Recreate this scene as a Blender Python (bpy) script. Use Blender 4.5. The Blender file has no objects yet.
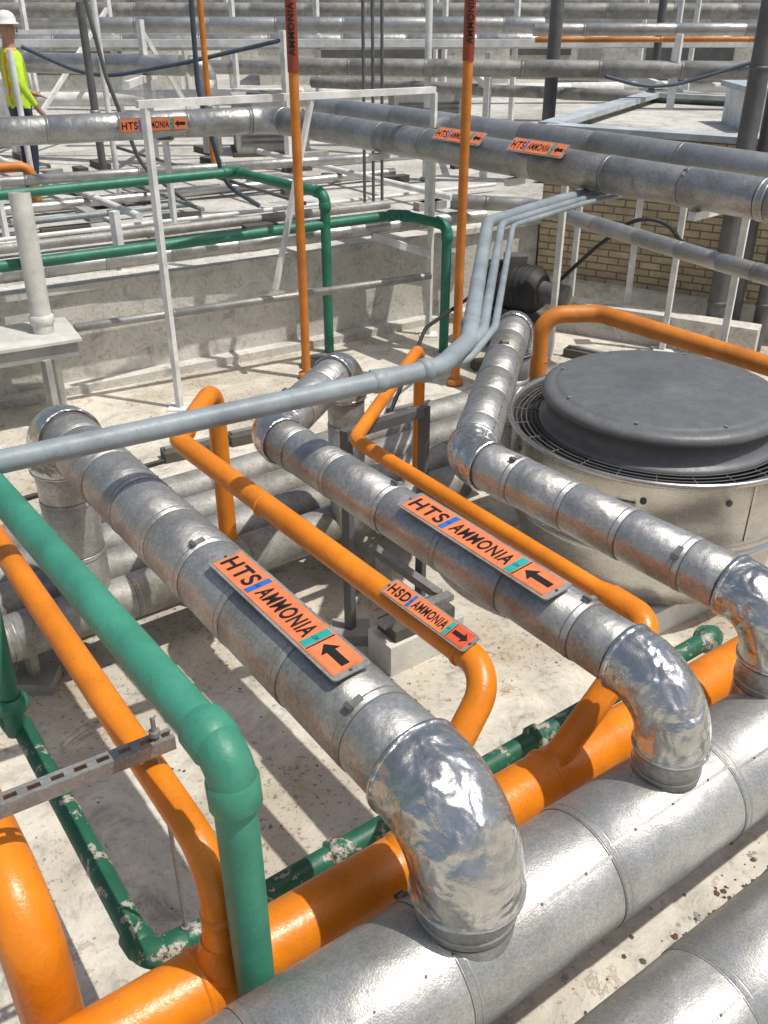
import bpy, math, random
from mathutils import Vector, Matrix, Quaternion
random.seed(7)
S=bpy.context.scene
COL=bpy.context.collection
# ------------------------------------------------------------------ materials
def newmat(name):
    m=bpy.data.materials.new(name); m.use_nodes=True
    nt=m.node_tree; b=nt.nodes['Principled BSDF']
    return m,nt,b
def ramp(nt,stops):
    r=nt.nodes.new('ShaderNodeValToRGB'); e=r.color_ramp.elements
    while len(e)<len(stops): e.new(0.5)
    for i,(p,c) in enumerate(stops):
        e[i].position=p; e[i].color=(c[0],c[1],c[2],1) if hasattr(c,'__len__') else (c,c,c,1)
    return r
def noise(nt,vec,scale,detail=4,rough=.6,dist=0):
    n=nt.nodes.new('ShaderNodeTexNoise'); n.inputs['Scale'].default_value=scale
    n.inputs['Detail'].default_value=detail; n.inputs['Roughness'].default_value=rough; n.inputs['Distortion'].default_value=dist
    nt.links.new(vec,n.inputs['Vector']); return n
def mix(nt,fac,a,b,mode='MIX'):
    m=nt.nodes.new('ShaderNodeMix'); m.data_type='RGBA'; m.blend_type=mode
    for sock,v in ((m.inputs[0],fac),(m.inputs[6],a),(m.inputs[7],b)):
        if hasattr(v,'is_output'): nt.links.new(v,sock)
        elif hasattr(v,'__len__'): sock.default_value=(v[0],v[1],v[2],1)
        else: sock.default_value=v
    return m.outputs[2]
def mul(nt,a,k):
    f=nt.nodes.new('ShaderNodeMath'); f.operation='MULTIPLY'; nt.links.new(a,f.inputs[0])
    if hasattr(k,'is_output'): nt.links.new(k,f.inputs[1])
    else: f.inputs[1].default_value=k
    return f.outputs[0]
def bump(nt,b,h,strength,dist=.01,prev=None):
    n=nt.nodes.new('ShaderNodeBump'); n.inputs['Strength'].default_value=strength; n.inputs['Distance'].default_value=dist
    nt.links.new(h,n.inputs['Height'])
    if prev: nt.links.new(prev.outputs[0],n.inputs['Normal'])
    nt.links.new(n.outputs[0],b.inputs['Normal']); return n
def coord(nt): return nt.nodes.new('ShaderNodeTexCoord').outputs['Object']

def metal(name,col,rough,lump=.15,spangle=.5,met=.6,dirt=.5,lscale=6,vs=120,brushed=False):
    m,nt,b=newmat(name); c=coord(nt)
    v=nt.nodes.new('ShaderNodeTexVoronoi'); v.inputs['Scale'].default_value=vs; nt.links.new(c,v.inputs['Vector'])
    n1=noise(nt,c,6,4,.68)
    c2=c
    if brushed:
        mp=nt.nodes.new('ShaderNodeMapping'); mp.inputs['Scale'].default_value=(.03,.03,1); nt.links.new(c,mp.inputs['Vector']); c2=mp.outputs[0]
    n2=noise(nt,c2,210,2,.7)
    dark=tuple(x*(1-.5*spangle) for x in col); lite=tuple(min(1,x*(1+.35*spangle)) for x in col)
    sep=nt.nodes.new('ShaderNodeSeparateColor'); nt.links.new(v.outputs['Color'],sep.inputs[0])
    base=mix(nt,n2.outputs[0] if brushed else sep.outputs[0],dark,lite)
    r1=ramp(nt,[(.35,(1-.42*dirt,1-.45*dirt,1-.52*dirt)),(.60,(1,1,1))]); nt.links.new(n1.outputs[0],r1.inputs[0])
    base=mix(nt,1.0,base,r1.outputs[0],'MULTIPLY')
    n3=noise(nt,c,26,4,.78); r3=ramp(nt,[(.58,(0,0,0)),(.72,(1,1,1))]); nt.links.new(n3.outputs[0],r3.inputs[0])
    base=mix(nt,mul(nt,r3.outputs[0],.5*dirt),base,(.17,.15,.12))
    nt.links.new(base,b.inputs['Base Color']); b.inputs['Metallic'].default_value=met
    rr=nt.nodes.new('ShaderNodeMapRange'); rr.inputs[3].default_value=rough*.7; rr.inputs[4].default_value=rough*1.35
    nt.links.new(n3.outputs[0],rr.inputs[0]); nt.links.new(rr.outputs[0],b.inputs['Roughness'])
    b1=bump(nt,b,n2.outputs[0],.25 if brushed else .4,.002)
    n4=noise(nt,c,lscale,2.5,.5,.3); bump(nt,b,n4.outputs[0],lump,.06,b1)
    return m
def paint(name,col,rough=.4,dirt=.4,peel=0,peelcol=(.6,.6,.55),fade=.25,bs=.25,ns=5):
    m,nt,b=newmat(name); c=coord(nt)
    n1=noise(nt,c,ns,4,.7); n2=noise(nt,c,40,4,.78)
    fc=tuple(min(1,x*(1+fade)+.03*fade) for x in col); dc=tuple(x*(1-fade) for x in col)
    r=ramp(nt,[(.3,dc),(.7,fc)]); nt.links.new(n1.outputs[0],r.inputs[0]); base=r.outputs[0]
    rd=ramp(nt,[(.54,(0,0,0)),(.70,(1,1,1))]); nt.links.new(n2.outputs[0],rd.inputs[0])
    base=mix(nt,mul(nt,rd.outputs[0],dirt),base,tuple(x*.3+.03 for x in col))
    if peel:
        n3=noise(nt,c,10,6,.72,.4)
        rp=ramp(nt,[(.62-peel*.2,(0,0,0)),(.64-peel*.2,(1,1,1))]); nt.links.new(n3.outputs[0],rp.inputs[0])
        rq=ramp(nt,[(.42,(.08,.04,.02)),(.50,peelcol)]); nt.links.new(n2.outputs[0],rq.inputs[0])
        base=mix(nt,rp.outputs[0],base,rq.outputs[0])
    nt.links.new(base,b.inputs['Base Color'])
    rr=nt.nodes.new('ShaderNodeMapRange'); rr.inputs[3].default_value=rough*.65; rr.inputs[4].default_value=rough*1.5
    nt.links.new(n2.outputs[0],rr.inputs[0]); nt.links.new(rr.outputs[0],b.inputs['Roughness'])
    b1=bump(nt,b,n2.outputs[0],bs,.004); bump(nt,b,n1.outputs[0],.1,.02,b1)
    return m
def flat(name,col,rough=.5,met=0):
    m,nt,b=newmat(name); c=coord(nt); n=noise(nt,c,25,3)
    r=ramp(nt,[(.3,tuple(x*.8 for x in col)),(.7,tuple(min(1,x*1.1) for x in col))]); nt.links.new(n.outputs[0],r.inputs[0])
    nt.links.new(r.outputs[0],b.inputs['Base Color']); b.inputs['Roughness'].default_value=rough; b.inputs['Metallic'].default_value=met
    return m
GALV=metal('galvanised_jacket',(.50,.50,.485),.40,.20,.30,.74,.55,9)
GALV_B=metal('galvanised_jacket_b',(.44,.44,.425),.44,.22,.30,.70,.75,8)
GALVD=metal('weathered_jacket',(.36,.355,.335),.6,.12,.3,.4,.8)
GALVD_B=metal('weathered_jacket_b',(.40,.39,.36),.6,.12,.3,.4,.95)
GALVL=metal('bright_jacket',(.55,.55,.535),.40,.12,.34,.68,.45,7,230)
GALVL_B=metal('bright_jacket_b',(.50,.50,.485),.42,.14,.34,.66,.6,7,230)
ALT={GALV:[GALV,GALV,GALV_B],GALVD:[GALVD,GALVD_B],GALVL:[GALVL,GALVL_B]}
ELB=metal('elbow_aluminium',(.60,.60,.585),.25,.62,.08,.9,.35,10)
BAND=metal('band_metal',(.40,.40,.385),.4,.05,.2)
SEAM=flat('seam_dark',(.10,.10,.10),.6)
ALU=metal('spun_aluminium',(.62,.615,.60),.27,.05,.35,.92,.30,4,120,True)
STEEL=metal('steel_strut',(.36,.36,.345),.5,.05,.3,.5)
ORANGE=paint('orange_paint',(.74,.222,.008),.30,.40,fade=.2,bs=.4)
ORANGE2=paint('orange_paint_faded',(.58,.19,.02),.5,.45)
GREEN=paint('green_paint',(.042,.235,.155),.45,.35,0,fade=.25,bs=.4)
GREEND=paint('green_paint_peeling',(.014,.12,.068),.45,.6,.42,(.40,.39,.33))
GREENM=paint('green_paint_far',(.02,.165,.10),.45,.4)
CONDUIT=paint('grey_conduit_paint',(.245,.285,.305),.45,.4)
DARKP=paint('dark_grey_pipe',(.11,.11,.11),.45,.5)
WHITE=paint('white_paint',(.72,.72,.69),.55,.4)
PVC=paint('old_pvc',(.58,.57,.52),.6,.5)
CAP=paint('dark_grey_fan_paint',(.125,.132,.138),.42,.5,fade=.14,ns=14)
BLACK=flat('black_rubber',(.025,.025,.025),.6)
TXT=flat('black_ink',(.012,.01,.01),.5)
LBL=flat('orange_vinyl',(.80,.22,.085),.4)
LBL2=flat('red_orange_vinyl',(.75,.10,.04),.4)
BLUE=flat('blue_vinyl',(.03,.16,.55),.35)
TEAL=flat('teal_vinyl',(.03,.38,.34),.35)
WOOD=flat('dark_sleeper',(.10,.09,.075),.85)
RUST=flat('rust_debris',(.13,.07,.035),.9)
CONC=paint('grey_concrete',(.33,.33,.31),.85,.5)

def floor_mat(name,base,stain,sc=1.0,amt=.75,grime=.9):
    m,nt,b=newmat(name); c=coord(nt)
    n1=noise(nt,c,.8*sc,5,.66,.5); n2=noise(nt,c,4.5*sc,6,.75,.6); n3=noise(nt,c,34*sc,4,.8)
    r1=ramp(nt,[(.32,tuple(x*.46 for x in base)),(.44,tuple(x*.82 for x in base)),(.55,base),(.75,tuple(min(1,x*1.15) for x in base))]); nt.links.new(n2.outputs[0],r1.inputs[0])
    r2=ramp(nt,[(.45,(0,0,0)),(.58,(1,1,1))]); nt.links.new(n1.outputs[0],r2.inputs[0])
    rb=ramp(nt,[(.36,(0,0,0)),(.56,(1,1,1))]); nt.links.new(n2.outputs[0],rb.inputs[0])
    col=mix(nt,mul(nt,mul(nt,r2.outputs[0],rb.outputs[0]),amt),r1.outputs[0],stain)
    r3=ramp(nt,[(.56,(0,0,0)),(.63,(1,1,1))]); nt.links.new(n3.outputs[0],r3.inputs[0])
    r4=ramp(nt,[(.42,(.08,.08,.08)),(.58,(grime,grime,grime))]); nt.links.new(n1.outputs[0],r4.inputs[0])
    col=mix(nt,mul(nt,r3.outputs[0],r4.outputs[0]),col,(.085,.07,.05))
    r5=ramp(nt,[(.600,(0,0,0)),(.625,(1,1,1)),(.67,(0,0,0))]); nt.links.new(n2.outputs[0],r5.inputs[0])
    col=mix(nt,mul(nt,r5.outputs[0],.55),col,(.20,.115,.05))
    nt.links.new(col,b.inputs['Base Color']); b.inputs['Roughness'].default_value=.8
    b1=bump(nt,b,n3.outputs[0],.4,.008); bump(nt,b,n2.outputs[0],.35,.03,b1)
    return m
FLOOR=floor_mat('roof_coating',(.68,.64,.545),(.34,.27,.185))
FLOOR2=floor_mat('upper_roof_coating',(.60,.585,.54),(.30,.28,.24))
WALLM=floor_mat('white_wall_paint',(.68,.66,.60),(.45,.42,.36),1.5,.5,.5)
def brick_mat():
    m,nt,b=newmat('yellow_brick'); tc=nt.nodes.new('ShaderNodeTexCoord')
    br=nt.nodes.new('ShaderNodeTexBrick'); nt.links.new(tc.outputs['UV'],br.inputs['Vector'])
    br.inputs['Color1'].default_value=(.66,.55,.36,1); br.inputs['Color2'].default_value=(.50,.40,.24,1); br.inputs['Mortar'].default_value=(.22,.18,.12,1)
    br.inputs['Scale'].default_value=1; br.inputs['Mortar Size'].default_value=.007; br.inputs['Brick Width'].default_value=.2; br.inputs['Row Height'].default_value=.066
    n=noise(nt,tc.outputs['Object'],9,4); r=ramp(nt,[(.3,(.7,.7,.7)),(.7,(1.1,1.1,1.1))]); nt.links.new(n.outputs[0],r.inputs[0])
    nt.links.new(mix(nt,1.0,br.outputs[0],r.outputs[0],'MULTIPLY'),b.inputs['Base Color']); b.inputs['Roughness'].default_value=.85
    bump(nt,b,br.outputs[1],-.5,.01); return m
BRICK=brick_mat()
COPING=paint('blue_grey_coping',(.42,.47,.50),.5,.4)

# ------------------------------------------------------------------ mesh builder
class MB:
    def __init__(s,name): s.name=name; s.v=[]; s.f=[]; s.mi=[]; s.sm=[]; s.mats=[]
    def m(s,mat):
        if mat not in s.mats: s.mats.append(mat)
        return s.mats.index(mat)
    def add(s,vs,fs,mat,smooth=False):
        o=len(s.v); k=s.m(mat); s.v+= [tuple(v) for v in vs]
        for f in fs: s.f.append([o+i for i in f]); s.mi.append(k); s.sm.append(smooth)
    def box(s,c,d,mat,R=None):
        c=Vector(c); hx,hy,hz=d[0]/2,d[1]/2,d[2]/2
        vs=[Vector((x,y,z)) for x in(-hx,hx) for y in(-hy,hy) for z in(-hz,hz)]
        if R is not None: vs=[R@v for v in vs]
        vs=[v+c for v in vs]
        s.add(vs,[(0,1,3,2),(4,6,7,5),(0,4,5,1),(2,3,7,6),(0,2,6,4),(1,5,7,3)],mat)
    def beam(s,a,b,w,h,mat):
        a=Vector(a);b=Vector(b);d=(b-a);L=d.length;d.normalize()
        up=Vector((0,0,1)) if abs(d.z)<.95 else Vector((0.5,.8,0)).normalized()
        x=d; y=up.cross(x).normalized(); z=x.cross(y)
        R=Matrix((x,y,z)).transposed(); s.box((a+b)/2,(L,w,h),mat,R)
    def tube(s,pts,r,mat,seg=24,cap=True):
        pts=[Vector(p) for p in pts]; n=len(pts); rs=r if hasattr(r,'__len__') else [r]*n
        T=[]
        for i in range(n):
            a=pts[max(0,i-1)];b=pts[min(n-1,i+1)]
            T.append((b-a).normalized())
        t=T[0]; u=Vector((0,0,1)) if abs(t.z)<.9 else Vector((1,0,0))
        u=(u-t*u.dot(t)).normalized(); vs=[]
        for i in range(n):
            if i: u=T[i-1].rotation_difference(T[i])@u; u=(u-T[i]*u.dot(T[i])).normalized()
            w=T[i].cross(u)
            for k in range(seg):
                a=2*math.pi*k/seg; vs.append(pts[i]+(u*math.cos(a)+w*math.sin(a))*rs[i])
        fs=[]
        for i in range(n-1):
            for k in range(seg):
                k2=(k+1)%seg; fs.append((i*seg+k,i*seg+k2,(i+1)*seg+k2,(i+1)*seg+k))
        s.add(vs,fs,mat,True)
        if cap:
            s.add([vs[k] for k in range(seg)],[tuple(range(seg))[::-1]],mat); s.add([vs[(n-1)*seg+k] for k in range(seg)],[tuple(range(seg))],mat)
    def ring(s,c,t,r,w,mat,th=.004,seg=24):
        c=Vector(c);t=Vector(t).normalized()
        s.tube([c-t*w/2,c-t*w*.3,c+t*w*.3,c+t*w/2],[r-.002,r+th,r+th,r-.002],mat,seg,False)
    def lathe(s,c,prof,mat,seg=64):
        c=Vector(c); vs=[];n=len(prof)
        for (r,z) in prof:
            for k in range(seg):
                a=2*math.pi*k/seg; vs.append(c+Vector((r*math.cos(a),r*math.sin(a),z)))
        fs=[(i*seg+k,i*seg+(k+1)%seg,(i+1)*seg+(k+1)%seg,(i+1)*seg+k) for i in range(n-1) for k in range(seg)]
        s.add(vs,fs,mat,True)
    def text(s,txt,org,X,Y,size,mat,w=None,off=.012):
        cu=bpy.data.curves.new('t','FONT'); cu.body=txt; cu.size=1; cu.offset=off; cu.space_character=1.12
        ob=bpy.data.objects.new('t',cu); COL.objects.link(ob); bpy.context.view_layer.update()
        me=bpy.data.meshes.new_from_object(ob.evaluated_get(bpy.context.evaluated_depsgraph_get()))
        xs=[v.co.x for v in me.vertices]; x0,x1=min(xs),max(xs); ys=[v.co.y for v in me.vertices]; y0,y1=min(ys),max(ys)
        sx=(w/(x1-x0)) if w else size; sy=size/(y1-y0)
        vs=[Vector(org)+X*((v.co.x-x0)*sx)+Y*((v.co.y-y0)*sy) for v in me.vertices]
        s.add(vs,[tuple(p.vertices) for p in me.polygons],mat)
        bpy.data.objects.remove(ob); bpy.data.curves.remove(cu); bpy.data.meshes.remove(me)
    def build(s):
        me=bpy.data.meshes.new(s.name); me.from_pydata(s.v,[],s.f)
        for m in s.mats: me.materials.append(m)
        me.polygons.foreach_set('material_index',s.mi); me.polygons.foreach_set('use_smooth',s.sm); me.update()
        ob=bpy.data.objects.new(s.name,me); COL.objects.link(ob); return ob

def fillet(pts,R,n=10):
    pts=[Vector(p) for p in pts]; Rs=R if hasattr(R,'__len__') else [R]*len(pts)
    out=[]; cur=pts[0]
    for i in range(1,len(pts)-1):
        p=pts[i]; a=(pts[i-1]-p); b=(pts[i+1]-p); la,lb=a.length,b.length; a.normalize(); b.normalize()
        ang=a.angle(b); r=Rs[i]; d=min(r/math.tan(ang/2),la*.98,lb*.98); r=d*math.tan(ang/2)
        p1=p+a*d; p2=p+b*d; bis=(a+b).normalized(); c=p+bis*(r/math.sin(ang/2))
        v1=p1-c; v2=p2-c; q=v1.rotation_difference(v2); arc=[]
        for k in range(n+1):
            arc.append(c+Quaternion().slerp(q,k/n)@v1)
        out.append(('s',[cur,p1])); out.append(('a',arc)); cur=p2
    out.append(('s',[cur,pts[-1]])); return out

def pipe(name,pts,r,mat,R=.1,elb=None,er=None,band=0,bandmat=None,fit=None,seg=24,mb=None,latch=False,seam=False):
    own=mb is None
    if own: mb=MB(name)
    segs=fillet(pts,R,14 if elb else 10)
    full=[]
    for t,ps in segs:
        for q in ps:
            if not full or (q-full[-1]).length>1e-5: full.append(q)
    if elb is None and not band:
        mb.tube(full,r,mat,seg)
    else:
        for t,ps in segs:
            if t=='s':
                L=(ps[1]-ps[0]).length
                if L<1e-4: continue
                d=(ps[1]-ps[0]).normalized()
                mb.tube([ps[0],ps[1]],r-.003,mat,seg)      # inner insulation core / end caps
                if not band: mb.tube(ps,r,mat,seg); continue
                ks=[0]; k=band*.6
                while k<L-.05: ks.append(k); k+=band*random.uniform(.85,1.15)
                ks.append(L)
                # overlapping jacket sections, each slightly tapered and of its own sheet tone
                for i in range(len(ks)-1):
                    a0=ps[0]+d*max(0,ks[i]-.006); a1=ps[0]+d*ks[i+1]
                    dr=random.uniform(-.0008,.0008)
                    mb.tube([a0,a0+d*.002,a1],[r-.001,r+.0022+dr,r-.0006+dr],random.choice(ALT.get(mat,[mat])),seg,False)
                for k in ks[1:-1]:
                    c=ps[0]+d*k
                    mb.ring(c+d*.012,d,r+.0008,.011,bandmat or BAND,.0020,seg); mb.ring(c-d*.010,d,r-.0006,.004,SEAM,.0010,seg)
                    if latch and random.random()<latch:
                        side=d.cross(Vector((0,0,1)))
                        if side.length>.1:
                            side.normalize(); a=random.uniform(-.3,1.0); nrm=(Vector((0,0,1))*math.cos(a)+side*math.sin(a)*(1 if random.random()<.6 else -1)).normalized()
                            y=nrm.cross(d); Rm=Matrix((d,y,nrm)).transposed(); c=c+d*.012
                            mb.box(c+nrm*(r+.005),(.016,.045,.010),STEEL,Rm); mb.box(c+nrm*(r+.010)+y*.015,(.024,.012,.010),SEAM,Rm)
                if seam and abs(d.z)<.5 and L>.3:
                    side=d.cross(Vector((0,0,1))).normalized()
                    for i in range(len(ks)-1):
                        a=seam+random.uniform(-.12,.12); nrm=Vector((0,0,1))*math.cos(a)+side*math.sin(a); y=nrm.cross(d)
                        Rm=Matrix((d,y,nrm)).transposed(); mb.box(ps[0]+d*((ks[i]+ks[i+1])/2)+nrm*(r+.0010),(ks[i+1]-ks[i]-.012,.008,.003),BAND,Rm)
                        for q in range(3):
                            mb.tube([ps[0]+d*(ks[i]+(ks[i+1]-ks[i])*(.2+.3*q))+nrm*(r+.002),ps[0]+d*(ks[i]+(ks[i+1]-ks[i])*(.2+.3*q))+nrm*(r+.0045)],.0035,SEAM,6)
            else:
                d0=(ps[1]-ps[0]).normalized(); d1=(ps[-1]-ps[-2]).normalized()
                E=er or r
                mb.tube([ps[0]-d0*.02]+ps+[ps[-1]+d1*.02],E,elb or mat,seg)
                if elb:
                    for q,d in((ps[0]-d0*.02,d0),(ps[-1]+d1*.02,d1)):
                        mb.ring(q,d,E,.016,elb,.0035,seg); mb.ring(q+d*(-.012 if d is d0 else .012),d,r+.001,.006,SEAM,.002,seg)
    if fit:
        for t,ps in segs:
            if t=='a' :
                d0=(ps[1]-ps[0]).normalized(); d1=(ps[-1]-ps[-2]).normalized()
                mb.tube([ps[0]-d0*.012]+ps+[ps[-1]+d1*.012],r*1.12,mat,seg)
                mb.tube([ps[0]-d0*fit,ps[0]-d0*fit*.8,ps[0]+d0*.01,ps[0]+d0*.02],[r*1.02,r*1.22,r*1.22,r*1.02],mat,seg)
                mb.tube([ps[-1]-d1*.02,ps[-1]-d1*.01,ps[-1]+d1*fit*.8,ps[-1]+d1*fit],[r*1.02,r*1.22,r*1.22,r*1.02],mat,seg)
    if own: return mb.build()
    return mb
Z=Vector((0,0,1))
# ------------------------------------------------------------------ foreground suction pipes
def jag(name,pts,r,R,er,band=.27,mat=GALV,latch=.3,seam=.9):
    return pipe(name,pts,r,mat,R,ELB,er,band,None,None,40,latch=latch,seam=seam)
jag('insulated_suction_pipe',[(.18,1.345,.78),(.18,1.345,1.2),(-1.31,3.35,1.2),(-1.31,3.35,.35)],.113,[0,.17,.16,0],.125)
jag('insulated_suction_pipe',[(.735,1.765,.78),(.735,1.765,1.19),(-.44,3.29,1.19),(-.18,4.03,1.2),(-.18,4.03,.35)],.087,[0,.15,.12,.13,0],.095)
jag('insulated_suction_pipe',[(1.12,2.11,.78),(1.12,2.11,1.19),(.32,3.08,1.19),(.69,4.66,1.2),(.69,4.66,.35)],.088,[0,.14,.14,.14,0],.095)
pipe('insulated_header_pipe',[(-.76,.68,.78),(2.4,2.94,.78)],.16,GALVL,band=.42,seg=48,latch=.5,seam=.5)
pipe('insulated_header_pipe',[(-.2,.655,.5),(2.6,2.66,.5)],.16,GALVL,band=.5,seg=48,latch=.5,seam=.4)
# orange
mb=MB('orange_header_pipe')
pipe('',[(-1.2,.745,.72),(2.3,3.24,.72)],.082,ORANGE,seg=32,mb=mb)
for x in(-.42,.05,.47):
    y=1.23+(x+.52)*.7135
    mb.ring((x,y,.72),(.814,.58,0),.083,.02,ORANGE,.004,32)
mb.build()
mb=MB('orange_discharge_pipe')
pipe('',[(-.74,3.75,.40),(-.74,3.75,1.2),(-.82,3.32,1.15),(.29,1.92,1.12),(.03,1.625,.73)],.041,ORANGE,[0,.08,.1,.11,0],mb=mb)
mb.ring((-.805,3.39,1.16),(.08,.43,.05),.041,.03,ORANGE,.006); mb.ring((.215,2.015,1.122),(.62,-.78,0),.041,.02,ORANGE,.005)
mb.ring((-.42,2.81,1.135),(.62,-.78,0),.041,.012,ORANGE,.003)
mb.tube([(.09,1.695,.81),(.05,1.648,.76),(.03,1.625,.73)],[.042,.055,.07],ORANGE)
mb.build()
mb=MB('orange_discharge_pipe')
pipe('',[(.18,4.42,.40),(.18,4.42,1.15),(-.12,3.37,1.13),(.66,2.30,1.12)],.029,ORANGE,[0,.08,.1,0],mb=mb)
pipe('',[(.68,2.273,1.12),(.775,2.14,1.12),(.46,1.93,.74)],.041,ORANGE,[0,.07,0],mb=mb)
mb.tube([(.64,2.326,1.12),(.69,2.259,1.12)],[.029,.041],ORANGE)
mb.tube([(.50,1.955,.79),(.47,1.936,.75)],[.041,.055],ORANGE)
mb.build()
mb=MB('orange_liquid_pipe')
pipe('',[(-2.0,3.62,1.1),(-.355,1.32,1.1),(-.375,1.32,.72)],.038,ORANGE,[0,.12,0],mb=mb)
mb.ring((-.36,1.32,.95),(0,0,1),.038,.02,ORANGE,.005)
mb.tube([(-.372,1.32,.86),(-.374,1.32,.81),(-.375,1.32,.72)],[.039,.05,.07],ORANGE)
mb.build()
pipe('orange_drop_pipe',[(-1.6,2.41,1.0),(-.76,1.27,1.0),(-.76,1.27,.05)],.068,ORANGE,[0,.15,0],seg=32)
# green
mb=MB('green_water_pipe')
pipe('',[(-1.7,3.09,1.45),(-.288,1.27,1.45),(-.283,1.27,.0)],.043,GREEN,[0,.06,0],fit=.06,seg=32,mb=mb)
mb.build()
mb=MB('green_peeling_pipe')
pipe('',[(-1.27,2.42,.98),(-1.25,2.36,.5)],.034,GREENM,mb=mb)
pipe('',[(-1.25,2.40,.5),(-.61,1.51,.5),(1.26,2.88,.5)],.036,GREEND,[0,.06,0],fit=.05,mb=mb)
mb.ring((-1.25,2.37,.62),(0,0,1),.034,.06,GREENM,.02)
mb.tube([(1.22,2.85,.5),(1.25,2.87,.5),(1.27,2.888,.5),(1.30,2.91,.5)],[.036,.055,.055,.04],GREEND)
for t in(.25,.6):
    mb.ring((-.61+1.87*t,1.51+1.37*t,.5),(.81,.585,0),.036,.05,GREEND,.012)
mb.build()
pipe('green_riser_pipe',[(-1.33,2.44,1.5),(-1.31,2.42,.5),(-1.26,2.37,.5)],.03,GREENM,.05)
# conduits
mb=MB('grey_conduit')
pipe('',[(-2.2,1.80,1.5),(-.0,3.07,1.5),(.21,3.21,1.5),(.335,3.50,1.5),(.62,5.64,1.5),(1.16,6.31,1.5),(1.8,6.9,1.5)],.036,CONDUIT,[0,.3,.15,.2,.3,.3,0],mb=mb)
mb.ring((-.02,3.06,1.5),(.866,.5,0),.036,.06,CONDUIT,.006)
mb.ring((.15,3.17,1.5),(.83,.55,0),.036,.05,CONDUIT,.009)
mb.ring((.36,3.70,1.5),(.13,.99,0),.036,.05,CONDUIT,.006)
mb.build()
pipe('grey_conduit',[(-.05,3.19,1.47),(.12,3.26,1.47),(.27,3.36,1.48),(.40,3.6,1.5),(.70,5.60,1.5),(1.24,6.25,1.5),(1.9,6.9,1.5)],.022,CONDUIT,[0,.2,.15,.2,.3,.3,0])
pipe('grey_conduit',[(-.05,3.23,1.42),(.14,3.31,1.43),(.33,3.42,1.45),(.455,3.66,1.5),(.76,5.55,1.5),(1.3,6.2,1.5),(2.0,6.8,1.5)],.016,CONDUIT,[0,.2,.15,.2,.3,.3,0])
# floor pipes
for i,(x,y) in enumerate([(-1.87,3.83),(-1.78,3.56),(-1.69,3.32),(-1.60,3.07)]):
    ex=[4.2,4.0,2.9,2.5][i]
    pipe('insulated_floor_pipe',[(x-1.2,y-.867,.34),(x+ex*.81,y+ex*.585,.34)],.10,GALVD,band=.6,seg=28)
def stand(name,a,b,ztop,mat=STEEL,foot=CONC):
    mb=MB(name); a=Vector(a);b=Vector(b)
    for p in(a,b):
        mb.beam(p+Z*.06,p+Z*ztop,.04,.04,mat); mb.box(p+Z*.03,(.18,.14,.06),foot)
    mb.beam(a+Z*(ztop-.02),b+Z*(ztop-.02),.042,.042,mat); return mb.build()
stand('pipe_support_stand',(-.16,3.55,0),(.18,3.80,0),1.09,DARKP)
stand('pipe_support_stand',(-1.55,3.2,0),(-1.95,3.9,0),.24)
stand('pipe_support_stand',(-.05,4.0,0),(.25,3.6,0),.24)
mb=MB('concrete_block_support')
R=Matrix.Rotation(.62,3,'Z')
mb.box((.15,3.45,.08),(.42,.18,.16),PVC,R); mb.box((.15,3.45,.19),(.34,.14,.06),WOOD,R); mb.box((.15,3.45,.235),(.40,.05,.03),STEEL,R); mb.build()
# strut with slots + rod
mb=MB('slotted_strut_channel')
a=Vector((-1.25,1.12,1.21));b=Vector((-.49,1.60,1.21));d=(b-a).normalized();y=Z.cross(d);L=(b-a).length
R=Matrix((d,y,Z)).transposed(); c=(a+b)/2
for sgn in(-1,1):
    mb.box(c+y*sgn*.013,(L,.011,.003),STEEL,R); mb.box(c+y*sgn*.0175-Z*.018,(L,.003,.036),STEEL,R)
k=0
while k<L:
    mb.box(a+d*(k+.012),(.022,.016,.003),STEEL,R); k+=.05
mb.tube([b-d*.04+Z*.06,b-d*.04-Z*.74],.006,STEEL,8)
for zz in(.012,-.03): mb.tube([b-d*.04+Z*zz,b-d*.04+Z*(zz+.012)],.014,STEEL,6)
mb.tube([b-d*.04-Z*.70,b-d*.04-Z*.66],.014,STEEL,6)
mb.box(a+d*.36-Z*.06,(.16,.12,.045),WHITE,R)
mb.build()

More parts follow.
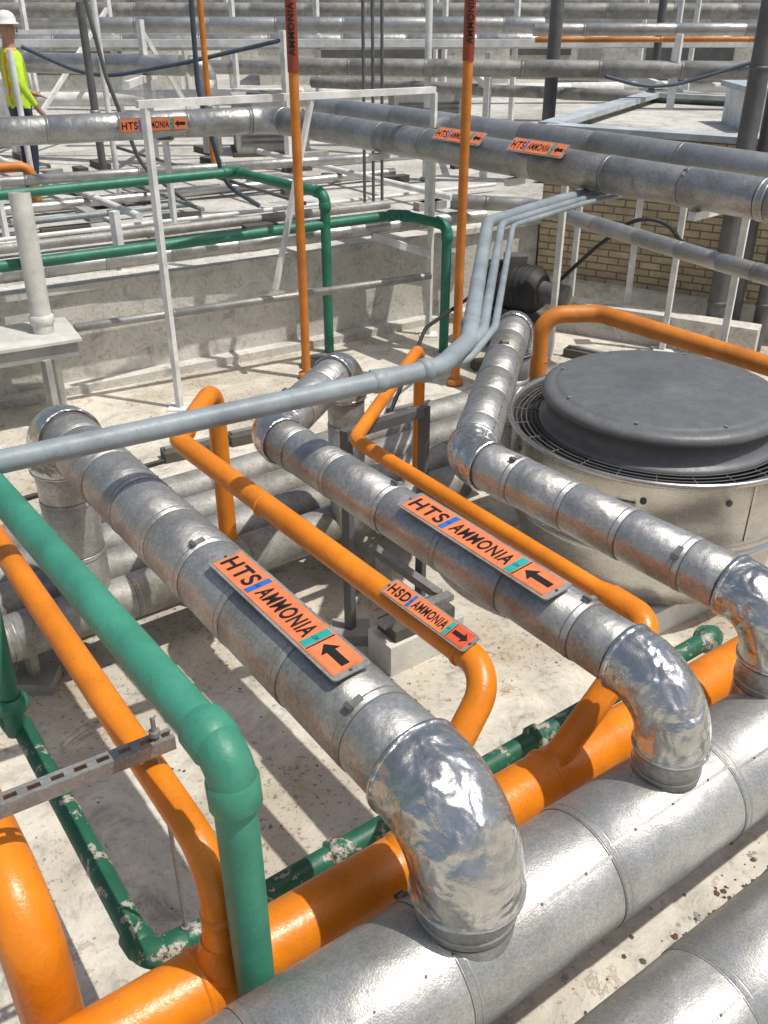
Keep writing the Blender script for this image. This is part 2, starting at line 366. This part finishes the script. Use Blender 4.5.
# ------------------------------------------------------------------ markers
def marker(c,X,Yv,L,w,kind='HTS',arrow=-1):
    c=Vector(c);X=Vector(X).normalized(); Yv=Vector(Yv); Yv=(Yv-X*Yv.dot(X)).normalized(); n=X.cross(Yv)
    mb=MB('pipe_marker_sign'); R=Matrix((X,Yv,n)).transposed()
    def rr(hw,hh,z0,z1,mat,rad=.012):
        out=[]
        for (cx,cy,a0) in((hw-rad,hh-rad,0),(-hw+rad,hh-rad,90),(-hw+rad,-hh+rad,180),(hw-rad,-hh+rad,270)):
            for k in range(5):
                a=math.radians(a0+k*22.5); out.append((cx+rad*math.cos(a),cy+rad*math.sin(a)))
        m=len(out); vs=[c+X*x+Yv*y+n*z0 for x,y in out]+[c+X*x+Yv*y+n*z1 for x,y in out]
        mb.add(vs,[tuple(range(m))[::-1],tuple(range(m,2*m))]+[(i,(i+1)%m,m+(i+1)%m,m+i) for i in range(m)],mat)
    rr(L/2,w/2,0,.004,GALVD)
    hl=L*.47;hw=w*.42
    mb.box(c+n*.005,(hl*2,hw*2,.002),LBL,R)
    q=lambda x,y,z=.0075: c+X*(x*hl)+Yv*(y*hw)+n*z
    th=hw*1.25
    mb.text(kind,q(-.96,-.66),X,Yv,th,TXT,w=hl*.48,off=.02)
    mb.box(q(-.42,0,.0066),(hl*.07,hw*1.7,.0012),BLUE,R)
    mb.text('LIQ',q(-.442,-.2,.0076),X,Yv,hw*.3,TXT,w=hl*.045)
    mb.text('AMMONIA',q(-.34,-.58),X,Yv,th*.92,TXT,w=hl*.80,off=.02)
    mb.box(q(.53,0,.0066),(hl*.09,hw*1.8,.0012),TEAL,R)
    mb.text('LOW',q(.498,-.2,.0076),X,Yv,hw*.3,TXT,w=hl*.065)
    mb.box(q(.80,0,.0066),(hl*.38,hw*1.85,.0012),LBL2 if kind=='HSD' else LBL,R)
    mb.box(q(.595,0,.0069),(hl*.012,hw*1.85,.0012),TXT,R)
    A=[(-.16,0),(-.05,.62),(-.05,.26),(.16,.26),(.16,-.26),(-.05,-.26),(-.05,-.62)]
    pts=[q(.80+(x*arrow*-1),y,.0078) for x,y in A]
    mb.add(pts,[(0,1,2,5,6),(2,3,4,5)],TXT)
    for x in(-1.03,1.03):
        mb.tube([q(x,.0,.003),q(x,.0,.008)],.004,SEAM,8)
    for x in(-.8,.8):
        mb.box(q(x,0,-.004),(.02,w*.7,.008),STEEL,R)
    return mb.build()
RD=Vector((.596,-.803,0)); UP=Vector((.803,.596,0))
def tilt(a): return UP*math.cos(a)+Z*math.sin(a)
marker((-.258,1.920,1.328),RD,tilt(.05),.63,.108,'HTS',-1)
marker((.275,2.308,1.292),RD,tilt(.08),.66,.105,'HTS',-1)
marker((.125,2.118,1.17),(.62,-.78,-.015),tilt(.3),.36,.068,'HSD',1)
# ------------------------------------------------------------------ exhaust fan
def fan(cx,cy):
    mb=MB('upblast_exhaust_fan'); c=(cx,cy,0)
    mb.box((cx,cy,.07),(1.0,1.0,.14),WHITE,Matrix.Rotation(.6,3,'Z'))
    mb.lathe(c,[(.52,.14),(.60,.16),(.62,.17),(.66,.30),(.70,.40),(.722,.455),(.728,.47),(.722,.485),(.712,.49),(.712,.53),(.716,.535),(.716,.545),(.712,.55),(.715,.83),(.735,.845),(.742,.858),(.735,.872),(.718,.868),(.712,.85),(.70,.75),(.66,.5)],ALU,96)
    mb.lathe(c,[(.66,.50),(.58,.52),(.56,.60)],BLACK,64)
    for i in range(5):
        r=.60+.024*i
        pts=[(cx+r*math.cos(a*math.pi/36),cy+r*math.sin(a*math.pi/36),.845-.003*i) for a in range(73)]
        mb.tube(pts,.0035,SEAM,6,False)
    for k in range(24):
        a=k*math.pi/12; mb.tube([(cx+.54*math.cos(a),cy+.54*math.sin(a),.838),(cx+.715*math.cos(a),cy+.715*math.sin(a),.835)],.004,SEAM,6)
    mb.lathe(c,[(.54,.60),(.54,.80),(.575,.82),(.588,.835),(.588,.85),(.575,.862),(.552,.868),(.548,.955),(.572,.965),(.58,.98),(.575,1.002),(.555,1.015),(.53,1.020),(.52,1.019),(.51,1.026),(.495,1.030),(.30,1.040),(.10,1.043),(.095,1.047),(.0,1.048)],CAP,96)
    for k in range(8):
        a=k*math.pi/4+.3; p=Vector((cx+.505*math.cos(a),cy+.505*math.sin(a),1.026)); mb.tube([p,p+Z*.008],.009,STEEL,8)
    for k in range(12):
        a=k*math.pi/6+.2; p=Vector((cx+.709*math.cos(a),cy+.709*math.sin(a),.76)); nn=Vector((math.cos(a),math.sin(a),0))
        mb.tube([p,p+nn*.008],.015,SEAM,12)
    a=-2.0;nn=Vector((math.cos(a),math.sin(a),0));t=Z.cross(nn);R=Matrix((t,Z,nn)).transposed()
    mb.box(Vector((cx,cy,.72))+nn*.718,(.09,.05,.003),flat('name_plate',(.55,.55,.53),.4),R)
    a=-1.2;nn=Vector((math.cos(a),math.sin(a),0));t=Z.cross(nn);R=Matrix((t,Z,nn)).transposed()
    mb.box(Vector((cx,cy,.69))+nn*.716,(.012,.28,.003),ALU,R)
    return mb.build()
fan(1.36,4.20)
mb=MB('orange_bypass_pipe')
pipe('',[(1.0,5.66,.0),(1.0,5.68,.92),(1.37,5.71,.92),(2.09,4.78,.92),(2.9,3.7,.92)],.055,ORANGE2,[0,.14,.12,.3,0],seg=28,mb=mb)
mb.ring((1.0,5.68,.62),(0,0,1),.055,.03,ORANGE2,.006);mb.build()
# ------------------------------------------------------------------ ground / walls / building
mb=MB('roof_floor')
mb.add([(-150,-60,0),(150,-60,0),(150,200,0),(-150,200,0)],[(0,1,2,3)],FLOOR); mb.build()
W0=Vector((-12,.98,0)); W1=Vector((1.45,9.15,0)); wd=(W1-W0).normalized(); wn=Vector((-wd.y,wd.x,0))
mb=MB('upper_roof')
out=[tuple(W0+wn*.1),tuple(W1+wn*.1),(4.2,8.2,0),(9,6,0),(60,6,0),(60,120,0),(-60,120,0),(-60,.98,0)]
m_=len(out)
mb.add([(x,y,.0) for x,y,z in out]+[(x,y,.72) for x,y,z in out],[tuple(range(m_,2*m_))]+[(i,(i+1)%m_,m_+(i+1)%m_,m_+i) for i in range(m_)],FLOOR2); mb.build()
mb=MB('parapet_wall')
mb.beam(W0+Z*.38,W1+Z*.38,.16,.76,WALLM); mb.beam(W0+Z*.785,W1+Z*.785,.24,.05,WALLM)
mb.beam(W0+Z*.02-wn*.13,W1+Z*.02-wn*.13,.14,.09,WALLM)
mb.build()
def brick():
    root=bpy.data.objects.new('brick_building',None); COL.objects.link(root)
    a=Vector((1.5,9.05,0)); b=Vector((4.6,7.25,0)); d=(b-a).normalized(); n=Vector((-d.y,d.x,0)); c=b+n*3.4; e=a+n*3.4
    P=[a,b,c,e]; vs=[];fs=[];uv=[]
    for i in range(4):
        p,q=P[i],P[(i+1)%4]; L=(q-p).length; o=len(vs); vs+= [p,q,q+Z*1.6,p+Z*1.6]; fs.append((o,o+1,o+2,o+3)); uv+=[(0,0),(L,0),(L,1.6),(0,1.6)]
    me=bpy.data.meshes.new('walls'); me.from_pydata([tuple(v) for v in vs],[],fs); ul=me.uv_layers.new()
    for i,x in enumerate(uv): ul.data[i].uv=x
    me.materials.append(BRICK); ob=bpy.data.objects.new('walls',me); COL.objects.link(ob); ob.parent=root
    mb=MB('coping')
    for i in range(4):
        p,q=P[i],P[(i+1)%4]; mb.beam(p+Z*(1.63+.002*i),q+Z*(1.63+.002*i),.20,.05,COPING)
    o2=mb.build(); o2.parent=root
    mb=MB('roof'); mb.add([tuple(p+Z*1.55) for p in P],[(0,1,2,3)],FLOOR2); o3=mb.build(); o3.parent=root
    mb=MB('roof_hatch'); mid=(a+b+c+e)/4; mb.box(mid+Z*1.72,(1.0,.8,.34),WHITE); mb.box(mid+Z*1.91,(1.1,.9,.05),COPING); o4=mb.build(); o4.parent=root
    mb=MB('base_flashing'); mb.beam(a-n*.05+Z*.14,b-n*.05+Z*.14,.1,.28,WALLM); o5=mb.build(); o5.parent=root
brick()
mb=MB('low_curb_wall'); mb.beam((1.0,8.55,.13),(3.1,7.35,.13),.14,.26,WALLM); mb.beam((1.0,8.55,.275),(3.1,7.35,.275),.18,.03,WALLM); mb.build()
# ------------------------------------------------------------------ overhead silver pipes
pipe('overhead_insulated_pipe',[(-7.5,6.8,1.65),(-1.05,9.37,1.65),(2.22,5.52,1.65),(3.6,3.9,1.65)],.118,GALV,[0,.25,.3,0],GALV,.122,.55,seg=36,latch=.3)
o=Vector((.756,.655,0))*.34
pipe('overhead_insulated_pipe',[Vector((-.9,9.19,1.76))+o,Vector((2.22,5.52,1.76))+o,Vector((3.6,3.9,1.76))+o],.09,GALVL,.2,band=.7,seg=32)
pipe('insulated_branch_pipe',[(.6,8.35,1.1),(1.26,8.2,1.1),(2.28,6.28,1.1),(3.3,4.6,1.1)],.06,GALVL,.2,band=.5)
pipe('insulated_branch_pipe',[(-7,4.1,.95),(-2.71,6.50,.95),(.31,8.22,.95),(.9,8.5,.95)],.058,GALVL,.2,band=.5)
pipe('galvanised_pipe',[(-2.22,6.39,.6),(.39,7.78,.6)],.03,STEEL,band=1.2)
def supports(name,pts,ztop,zb=0,w=.045,mat=WHITE):
    for x,y in pts:
        mb=MB(name); mb.beam((x,y,zb),(x,y,ztop),w,w,mat); mb.box((x,y,zb+.008),(.16,.16,.016),mat)
        mb.box((x,y,ztop),(.14,.14,.012),mat); mb.build()
supports('white_support_post',[(1.75,8.5),(2.15,8.0),(2.40,7.6)],1.53)
for (x,y) in [(1.0,7.05),(2.0,5.9),(.0,8.2)]:
    mb=MB('pipe_hanger_frame'); v=Vector((.756,.655,0))
    p=Vector((x,y,1.5)); mb.beam(p-v*.15,p+v*.55,.05,.05,WHITE); mb.beam(p+v*.52,p+v*.52-Z*1.48,.045,.045,WHITE); mb.build()
supports('white_support_post',[(-2.0,9.0),(-3.4,8.43),(-4.6,7.96)],1.52,.72)
RD2=Vector((.655,-.756,0))
for x in(.62,1.12):
    y=8.96-(x+.76)*1.154
    marker(Vector((x,y,1.65))+Vector((-.756,-.655,0))*.085+Z*.115,RD2,Vector((.756,.655,0))*.75+Z*.65,.50,.12,'HTS',-1)
dd=Vector((.929,.37,0)).normalized()
marker(Vector((-2.1,8.95,1.65))+Vector((.37,-.929,0))*.135+Z*.02,dd,Z,.62,.12,'HTS',-1)
# fence frame
mb=MB('white_rail_frame'); a=Vector((-1.52,6.35,0)); b=Vector((.40,8.02,0)); w=.042
mb.beam(a,a+Z*2.07,w,w,WHITE); mb.beam(b,b+Z*2.0,w,w,WHITE); mb.beam(a-(b-a).normalized()*.05+Z*2.08,b+Z*2.02,w*1.1,w*1.1,WHITE)
mb.beam(a+(b-a)*.52+Z*2.03,a+(b-a)*.36+Z*.72,.035,.035,WHITE)
mb.beam(b+Z*.9-Vector((.5,.1,0)),b+Z*.72,.04,.06,WHITE)
for p in(a,b): mb.box(p+Z*.006,(.16,.16,.012),WHITE)
mb.build()
mb=MB('white_braced_post'); q=Vector((-2.05,7.2,0)); mb.beam(q,q+Z*1.25,.06,.06,WHITE); mb.beam(q+Z*.75,q+Vector((.35,.1,.45)),.05,.05,WHITE); mb.box(q+Z*.006,(.16,.16,.012),WHITE); mb.build()
def riser(x,y,r=.036,ly=(2.0,2.6)):
    mb=MB('orange_riser_pipe'); mb.tube([(x,y,0),(x,y,3.4)],r,ORANGE2,20); mb.ring((x,y,.03),(0,0,1),r,.05,ORANGE2,.03)
    z0,z1=ly; mb.tube([(x,y,z0),(x,y,z1)],r+.005,flat('dark_red_vinyl',(.30,.045,.02),.4),20)
    mb.text('AMMONIA',Vector((x+.024,y-r-.011,z0+.10)),Z,Vector((-1,0,0)),.046,TXT,w=z1-z0-.12,off=.03)
    return mb.build()
riser(-.62,6.96,.034,(2.22,2.66)); riser(.56,6.81,.034,(2.30,2.70))
pipe('green_loop_pipe',[(-7,5.0,1.31),(-1.32,8.57,1.31),(-.47,7.57,1.31),(-.47,7.57,0)],.040,GREENM,[0,.08,.08,0],fit=.05)
pipe('green_loop_pipe',[(-6,4.2,1.07),(.13,7.95,1.07),(.51,7.57,1.07),(.51,7.57,0)],.040,GREENM,[0,.08,.08,0],fit=.05)
mb=MB('grey_riser_pipes')
for x,y,r in((2.84,7.70,.075),(3.03,7.78,.065),(3.20,7.62,.055)):
    mb.tube([(x,y,0),(x,y,3.6)],r,DARKP,24)
    for z in(.4,1.3,2.2): mb.ring((x,y,z),(0,0,1),r,.03,DARKP,.008)
mb.beam((2.7,7.82,1.28),(3.4,7.62,1.28),.04,.04,STEEL); mb.build()
mb=MB('dark_cable_risers')
for k in range(3): mb.tube([(-.2+.09*k,9.9+.05*k,.72),(-.2+.09*k,9.9+.05*k,3.2)],.016,DARKP,10)
mb.tube([(1.9,11.5,.72),(1.9,11.5,3.6)],.075,DARKP,16)
mb.build()
HOSE=paint('dark_blue_hose',(.05,.07,.10),.5)
pipe('flexible_hose',[(-1.75,9.6,3.2),(-1.77,9.6,1.9),(-1.6,9.7,1.0),(-1.3,9.9,.76)],.024,HOSE,.4)
pipe('flexible_hose',[(-2.75,9.4,3.2),(-2.6,9.5,2.0),(-2.4,9.6,1.2),(-2.0,9.9,.76)],.020,DARKP,.5)
pipe('flexible_hose',[(-4.5,12.8,2.1),(-3.6,12.6,1.75),(-2.4,12.4,1.95),(-1.2,12.3,2.2)],.025,HOSE,1.6)
pipe('flexible_hose',[(2.4,11.0,1.9),(3.0,11.1,1.75),(4.2,11,2.1)],.02,HOSE,1.2)
# pvc and shelf
mb=MB('pvc_vent_pipe'); mb.tube([(-2.37,6.2,.62),(-2.40,6.3,1.55)],.070,PVC,24,False); mb.tube([(-2.37,6.2,.62),(-2.40,6.3,1.5)],.062,SEAM,24); mb.ring((-2.375,6.215,.72),(0,0,1),.071,.08,PVC,.012)
mb.tube([(-2.37,6.2,0),(-2.37,6.2,.62)],.070,PVC,24); mb.build()
mb=MB('grey_equipment_shelf'); mb.box((-2.75,6.0,.56),(1.2,.5,.10),CONC,Matrix.Rotation(.5,3,'Z')); mb.box((-2.75,6.0,.625),(1.26,.55,.02),PVC,Matrix.Rotation(.5,3,'Z'))
for x,y in((-2.35,6.15),(-2.3,5.95),(-3.1,5.75)): mb.beam((x,y,0),(x,y,.52),.05,.05,CONC)
mb.build()
def sleeper(x,y,a,L=.36,z=0):
    mb=MB('pipe_sleeper'); R=Matrix.Rotation(a,3,'Z'); mb.box((x,y,z+.035),(L,.12,.07),WOOD,R); mb.box((x,y,z+.08),(L*.9,.04,.02),STEEL,R); mb.build()
for q in((-2.2,7.0,.5),(-1.3,5.55,.5),(-.9,5.8,.5),(.2,6.2,.5),(-.5,7.25,.2),(.9,7.2,.3),(1.7,7.4,-.6),(2.3,6.9,-.6)): sleeper(*q)
mb=MB('pump_motor'); c=Vector((1.1,7.75,.52)); d=Vector((.8,-.6,0))
mb.tube([c-d*.28,c-d*.25,c+d*.22,c+d*.28],[.15,.19,.19,.14],BLACK,28)
for k in range(9): mb.ring(c-d*.2+d*.05*k,d,.19,.012,BLACK,.012,28)
mb.box(c+Z*.22,(.18,.16,.10),DARKP); mb.box(c-Z*.27,(.6,.36,.06),DARKP,Matrix.Rotation(-.64,3,'Z'))
for sx in(-.2,.2): mb.box(c+d*sx-Z*.36,(.08,.3,.26),DARKP,Matrix.Rotation(-.64,3,'Z'))
mb.tube([c+d*.2,c+d*.5],.09,DARKP,20); mb.build()
pipe('black_hose',[(1.35,7.6,.5),(1.7,7.5,.9),(2.1,7.2,1.35),(2.3,7.3,1.0),(2.6,7.5,.9)],.016,BLACK,.25)
pipe('black_hose',[(-.1,5.2,.1),(.3,6.4,.6),(.8,7.4,.6)],.014,BLACK,.25)
pipe('black_hose',[(-3.2,4.1,.02),(-2.2,4.9,.02),(-1.75,5.2,.02),(-1.2,5.6,.02)],.014,BLACK,.6)
# ------------------------------------------------------------------ background racks
def rack(y0,z,x0,x1,slope,r,mat,band=1.0):
    pipe('rack_pipe',[(x0,y0+slope*x0,z),(x1,y0+slope*x1,z)],r,mat,band=band,seg=16)
rack(11.95,1.9,-7,-2.5,-.28,.12,GALV)
pipe('rack_pipe',[(-2.4,12.62,1.9),(-2.2,12.6,1.9),(-2.2,12.6,.9)],.12,GALV,.15,band=.5,seg=16)
rack(11.6,1.95,-1.0,7,-.12,.09,GALVD)
rack(14.3,2.3,-4,2.2,.02,.10,GALVL)
rack(12.2,2.2,1.8,8,.05,.03,ORANGE2)
rack(12.4,2.30,1.8,8,.05,.07,GALVL)
rack(15.5,2.05,-9,9,.10,.11,GALV)
rack(17.5,2.42,-10,10,-.08,.12,GALVD)
rack(20,2.2,-12,12,.05,.14,GALVL)
rack(23,2.5,-14,14,.04,.16,GALVD)
rack(13.0,1.35,-8,0,.35,.09,GALVD)
rack(11.2,1.05,-7,1,.42,.05,GALVL)
rack(16,1.3,-9,9,.2,.10,WHITE)
rack(18,1.5,-9,9,-.2,.12,GALV)
rack(13.6,1.6,-1,6,-.5,.07,GALVD)
mb=MB('pipe_rack_frame')
for x,y,zt in [(-5,13.3,2.3),(-3,12.8,2.4),(-1.2,12.3,2.3),(1.2,11.7,2.1),(3.2,11.2,2.3),(-4,15.2,2.6),(-1,15.4,2.6),(2,15.7,2.6),(4.5,15.9,2.6),(-6,17.4,2.7),(-2.5,17.2,2.7),(1,17,2.7),(5,16.7,2.7),(-7,20,2.8),(-3,20,2.8),(1,20,2.8),(5,20,2.8),(8,20,2.8)]:
    mb.beam((x,y,.72),(x,y,zt),.07,.07,WHITE)
for y,z in((13.3,2.12),(17.2,2.1)): mb.beam((-8,y,z),(8,y,z),.07,.09,WHITE)
for x in(-5,-3,1.2,3.2): mb.beam((x,11.8,1.75),(x,15.2,1.75),.06,.08,WHITE)
mb.beam((-3,12.8,2.3),(-2.3,13.3,.8),.05,.05,WHITE); mb.beam((-5,13.3,.8),(-4,15.2,2.5),.05,.05,WHITE)
mb.build()
for k,(x,y,h,r) in enumerate([(-2.1,12.0,2.9,.035),(-3.3,11.4,2.6,.045),(-3.75,10.3,2.2,.03),(-1.0,11.0,2.4,.03),(.5,11.6,2.7,.04),(3.4,12.8,2.9,.05),(-2.9,10.5,2.75,.03)]):
    mb=MB('vertical_riser_pipe'); mb.tube([(x,y,.72),(x,y,h)],r,[ORANGE2,DARKP,WHITE,GALVD,WHITE,DARKP,WHITE][k],14); mb.ring((x,y,.74),(0,0,1),r,.05,STEEL,.03,14); mb.ring((x,y,1.5),(0,0,1),r,.05,STEEL,.012,14); mb.build()
mb=MB('rooftop_ductwork')
for x,y,w,dp,h in [(-7,24,5,3,1.5),(0,26,6,3,1.3),(7,25,4,3,1.7),(3,29,8,3,2.0),(-9,30,8,3,1.9)]:
    mb.box((x,y,.72+h/2),(w,dp,h),WALLM); mb.box((x,y,.75+h),(w+.2,dp+.2,.06),WHITE)
    mb.box((x,y-dp/2-.02,.72+h*.5),(w*.5,.05,h*.5),DARKP)
mb.build()
for x,y,a in[(-1.6,13.9,.2),(-6,14.5,-.2),(3.9,14.2,.3),(.6,14.6,.1)]:
    mb=MB('air_conditioning_unit'); R=Matrix.Rotation(a,3,'Z'); mb.box((x,y,1.12),(1.0,.8,.7),CONC,R); mb.box((x,y,.745),(1.1,.9,.05),WOOD,R)
    for k in range(7): mb.box(Vector((x,y,.90+k*.07))+R@Vector((0,-.405,0)),(.86,.012,.03),DARKP,R)
    mb.tube([(x,y,1.46),(x,y,1.50)],.30,DARKP,24); mb.tube([(x,y,1.50),(x,y,1.52)],.10,CONC,16); mb.build()
mb=MB('distant_parapet_wall')
mb.beam((-40,34,1.3),(40,30,1.3),.3,1.2,WALLM); mb.build()
mb=MB('deck_conduit_lines')
for k in range(6):
    off=[0,.35,.9,1.7,1.95,3.0][k]; a=Vector((-5.5,6.6+off*1.1,.80)); b=a+Vector((.855,.52+random.uniform(-.04,.04),0))*(6+random.uniform(-2,2)); mb.tube([a,b],[.045,.02,.03,.05,.02,.03][k],[GALVD,WHITE,CONDUIT,GALVL,DARKP,WHITE][k],10)
for k in range(5):
    a=Vector((-3.5+k*1.0+random.uniform(-.3,.3),8.5+k*.3,.88)); b=a+Vector((-.6,.8,0))*random.uniform(2,5); mb.tube([a,b],random.choice([.02,.035]),[GALVL,WHITE,GALVD,DARKP,WHITE][k],10)
mb.build()
mb=MB('deck_sleeper_blocks')
for k in range(34):
    p=Vector((random.uniform(-5,1.2),random.uniform(8.7,14),.76)); mb.box(p,(random.uniform(.2,.5),.12,.08),random.choice([WOOD,WOOD,CONC]),Matrix.Rotation(random.choice([.55,-.9])+random.uniform(-.1,.1),3,'Z'))
mb.build()
mb=MB('orange_elbow_pipe'); pipe('',[(-3.6,9.9,.72),(-3.6,9.9,1.15),(-4.6,9.5,1.15)],.05,ORANGE2,.12,mb=mb); mb.build()
mb=MB('white_angle_rail'); mb.beam((.10,1.0,.30),(2.4,2.64,.30),.05,.02,WHITE); mb.beam((.115,.98,.275),(2.415,2.62,.275),.012,.05,WHITE)
for t in(.2,.45,.7,.95): mb.beam((.1+2.3*t,1.0+1.64*t,0),(.1+2.3*t,1.0+1.64*t,.29),.04,.04,WHITE)
mb.build()
mb=MB('roof_debris')
for k in range(3600):
    t=random.random()
    big=1
    if t<.62:
        u=random.gauss(0,.55); v_=random.gauss(0,.10); x=1.62+.81*u-.585*v_; y=2.22+.585*u+.81*v_; big=1.5
    else: x=random.uniform(-2,3); y=random.uniform(1.2,7)
    s_=random.uniform(.002,.010)*big; a=random.uniform(0,6); n_=5
    vs=[(x+s_*random.uniform(.6,1.3)*math.cos(a+i*6.28/n_),y+s_*random.uniform(.6,1.3)*math.sin(a+i*6.28/n_),.001) for i in range(n_)]+[(x,y,s_*random.uniform(.3,.7))]
    mb.add(vs,[(i,(i+1)%n_,n_) for i in range(n_)],random.choice([WOOD,RUST,RUST,CONC,PVC]) if big>1 else random.choice([WOOD,CONC,PVC]),True)
mb.build()
mb=MB('fallen_timber_strip'); mb.beam((1.55,2.30,.03),(2.0,2.45,.05),.10,.03,PVC); mb.beam((1.35,1.98,.02),(1.72,2.12,.03),.05,.02,WHITE); mb.build()
# ------------------------------------------------------------------ person
def person(px,py,pz,rot):
    J={'pel':(0,0,.95,.135),'wst':(0,0,1.08,.13),'chs':(0,.0,1.30,.155),'nk0':(0,0,1.44,.09),'nk':(0,.005,1.51,.055),'hd0':(0,-.01,1.58,.075),'hd1':(0,-.01,1.66,.095),'hd2':(0,0,1.735,.06),
     'shl':(.17,0,1.40,.07),'ell':(.25,-.02,1.13,.048),'wrl':(.22,-.22,1.02,.03),'shr':(-.17,0,1.40,.07),'elr':(-.26,.02,1.13,.048),'wrr':(-.25,-.12,.90,.03),
     'hpl':(.095,0,.88,.10),'knl':(.12,-.03,.48,.065),'anl':(.12,.03,.09,.045),'tol':(.14,-.14,.045,.035),'hpr':(-.095,0,.88,.10),'knr':(-.12,-.02,.48,.065),'anr':(-.13,.03,.09,.045),'tor':(-.15,-.14,.045,.035)}
    E=[('pel','wst'),('wst','chs'),('chs','nk0'),('nk0','nk'),('nk','hd0'),('hd0','hd1'),('hd1','hd2'),('chs','shl'),('shl','ell'),('ell','wrl'),('chs','shr'),('shr','elr'),('elr','wrr'),('pel','hpl'),('hpl','knl'),('knl','anl'),('anl','tol'),('pel','hpr'),('hpr','knr'),('knr','anr'),('anr','tor')]
    for sd,w,el in(('l','wrl',Vector((-.02,-.06,-.02))),('r','wrr',Vector((.0,-.05,-.06)))):
        p=Vector(J[w][:3]); u=el.normalized(); side=Vector((1,0,0)); pal=p+u*.06; J['pm'+sd]=(*pal,.026); E.append((w,'pm'+sd))
        for i in range(4):
            b=p+u*.09+side*(i-1.5)*.02; t=b+u*(.06+.01*(1-abs(i-1.5)))+Vector((0,0,-.01)); J['f%d%s'%(i,sd)]=(*b,.010); J['g%d%s'%(i,sd)]=(*t,.008); E+= [('pm'+sd,'f%d%s'%(i,sd)),('f%d%s'%(i,sd),'g%d%s'%(i,sd))]
        t=p+u*.06+side*(.045 if sd=='r' else -.045); J['th'+sd]=(*t,.010); E.append(('pm'+sd,'th'+sd))
    names=list(J); ix={n:i for i,n in enumerate(names)}
    me=bpy.data.meshes.new('b'); me.from_pydata([J[n][:3] for n in names],[(ix[a],ix[b]) for a,b in E],[])
    ob=bpy.data.objects.new('b',me); COL.objects.link(ob)
    md=ob.modifiers.new('s','SKIN'); sv=me.skin_vertices[0].data
    for n in names:
        r=J[n][3]; k=sv[ix[n]]
        k.radius=(r*1.15,r*.85) if n in('pel','wst','chs') else (r,r)
    sv[0].use_root=True
    ss=ob.modifiers.new('u','SUBSURF'); ss.levels=2; ss.render_levels=2
    bpy.context.view_layer.update()
    m2=bpy.data.meshes.new_from_object(ob.evaluated_get(bpy.context.evaluated_depsgraph_get())); bpy.data.objects.remove(ob)
    HV=flat('hi_vis_yellow',(.55,.80,.04),.7); VO=flat('hi_vis_orange',(.9,.25,.03),.7); JN=flat('dark_jeans',(.03,.04,.07),.8); SK=flat('skin',(.42,.24,.16),.55); BT=flat('boots',(.05,.035,.025),.7); SL=flat('silver_tape',(.6,.6,.6),.4)
    m2.materials.clear()
    for m in(HV,VO,JN,SK,BT,SL): m2.materials.append(m)
    for p in m2.polygons:
        c=p.center; p.use_smooth=True
        k=0
        if c.z>1.475 and abs(c.x)<.1: k=3
        elif c.z<.10: k=4
        elif c.z<.93 and abs(c.x)<.215 and c.y>-.13: k=2
        elif (c-Vector(J['pml'][:3])).length<.12 or (c-Vector(J['pmr'][:3])).length<.12: k=3
        elif abs(abs(c.x)-.09)<.025 and c.z>.95: k=1
        elif 1.05<c.z<1.11 and abs(c.x)<.19: k=5
        p.material_index=k
    m2.name='body'; root=bpy.data.objects.new('person',None); COL.objects.link(root)
    b=bpy.data.objects.new('body',m2); COL.objects.link(b); b.parent=root
    mb=MB('hard_hat'); mb.lathe((0,-.005,1.70),[(.135,-.005),(.135,.0),(.108,.01),(.105,.05),(.085,.09),(.05,.112),(0,.12)],WHITE,28); h=mb.build(); h.parent=root
    mb=MB('face'); 
    for sx in(-1,1): mb.lathe((sx*.032,-.098,1.655),[(0,-.008),(.008,0),(0,.008)],BLACK,10); mb.lathe((sx*.098,0,1.64),[(0,-.03),(.012,0),(0,.03)],SK,10)
    mb.lathe((0,-.108,1.625),[(0,-.015),(.014,-.008),(.008,.015),(0,.025)],SK,10); mb.box((0,-.098,1.59),(.04,.008,.008),flat('lips',(.35,.12,.1),.5)); h=mb.build(); h.parent=root
    root.location=(px,py,pz); root.rotation_euler=(0,0,rot)
person(-3.86,10.6,.72,2.2)
# ------------------------------------------------------------------ light / camera
w=bpy.data.worlds.new('World'); S.world=w; w.use_nodes=True; nt=w.node_tree; bg=nt.nodes['Background']
sky=nt.nodes.new('ShaderNodeTexSky'); sky.sky_type='NISHITA'; sky.sun_disc=False
el=math.radians(66); az=math.radians(110)
sky.sun_elevation=el; sky.sun_rotation=az; sky.dust_density=4.0; nt.links.new(sky.outputs[0],bg.inputs[0]); bg.inputs[1].default_value=.10
sd=Vector((math.sin(az)*math.cos(el),math.cos(az)*math.cos(el),math.sin(el)))
l=bpy.data.lights.new('sun','SUN'); l.energy=3.6; l.angle=math.radians(.6); l.color=(1,.965,.90)
lo=bpy.data.objects.new('sun',l); COL.objects.link(lo); lo.rotation_euler=sd.to_track_quat('Z','Y').to_euler()
cam=bpy.data.cameras.new('camera'); co=bpy.data.objects.new('camera',cam); COL.objects.link(co)
cam.sensor_fit='VERTICAL'; cam.sensor_height=36; cam.lens=920/1024*36; cam.clip_start=.05; cam.clip_end=500
co.location=(0,0,2.7); co.rotation_euler=(math.radians(90-29.5),0,0); S.camera=co
S.view_settings.view_transform='Standard'; S.view_settings.look='None'; S.view_settings.exposure=0
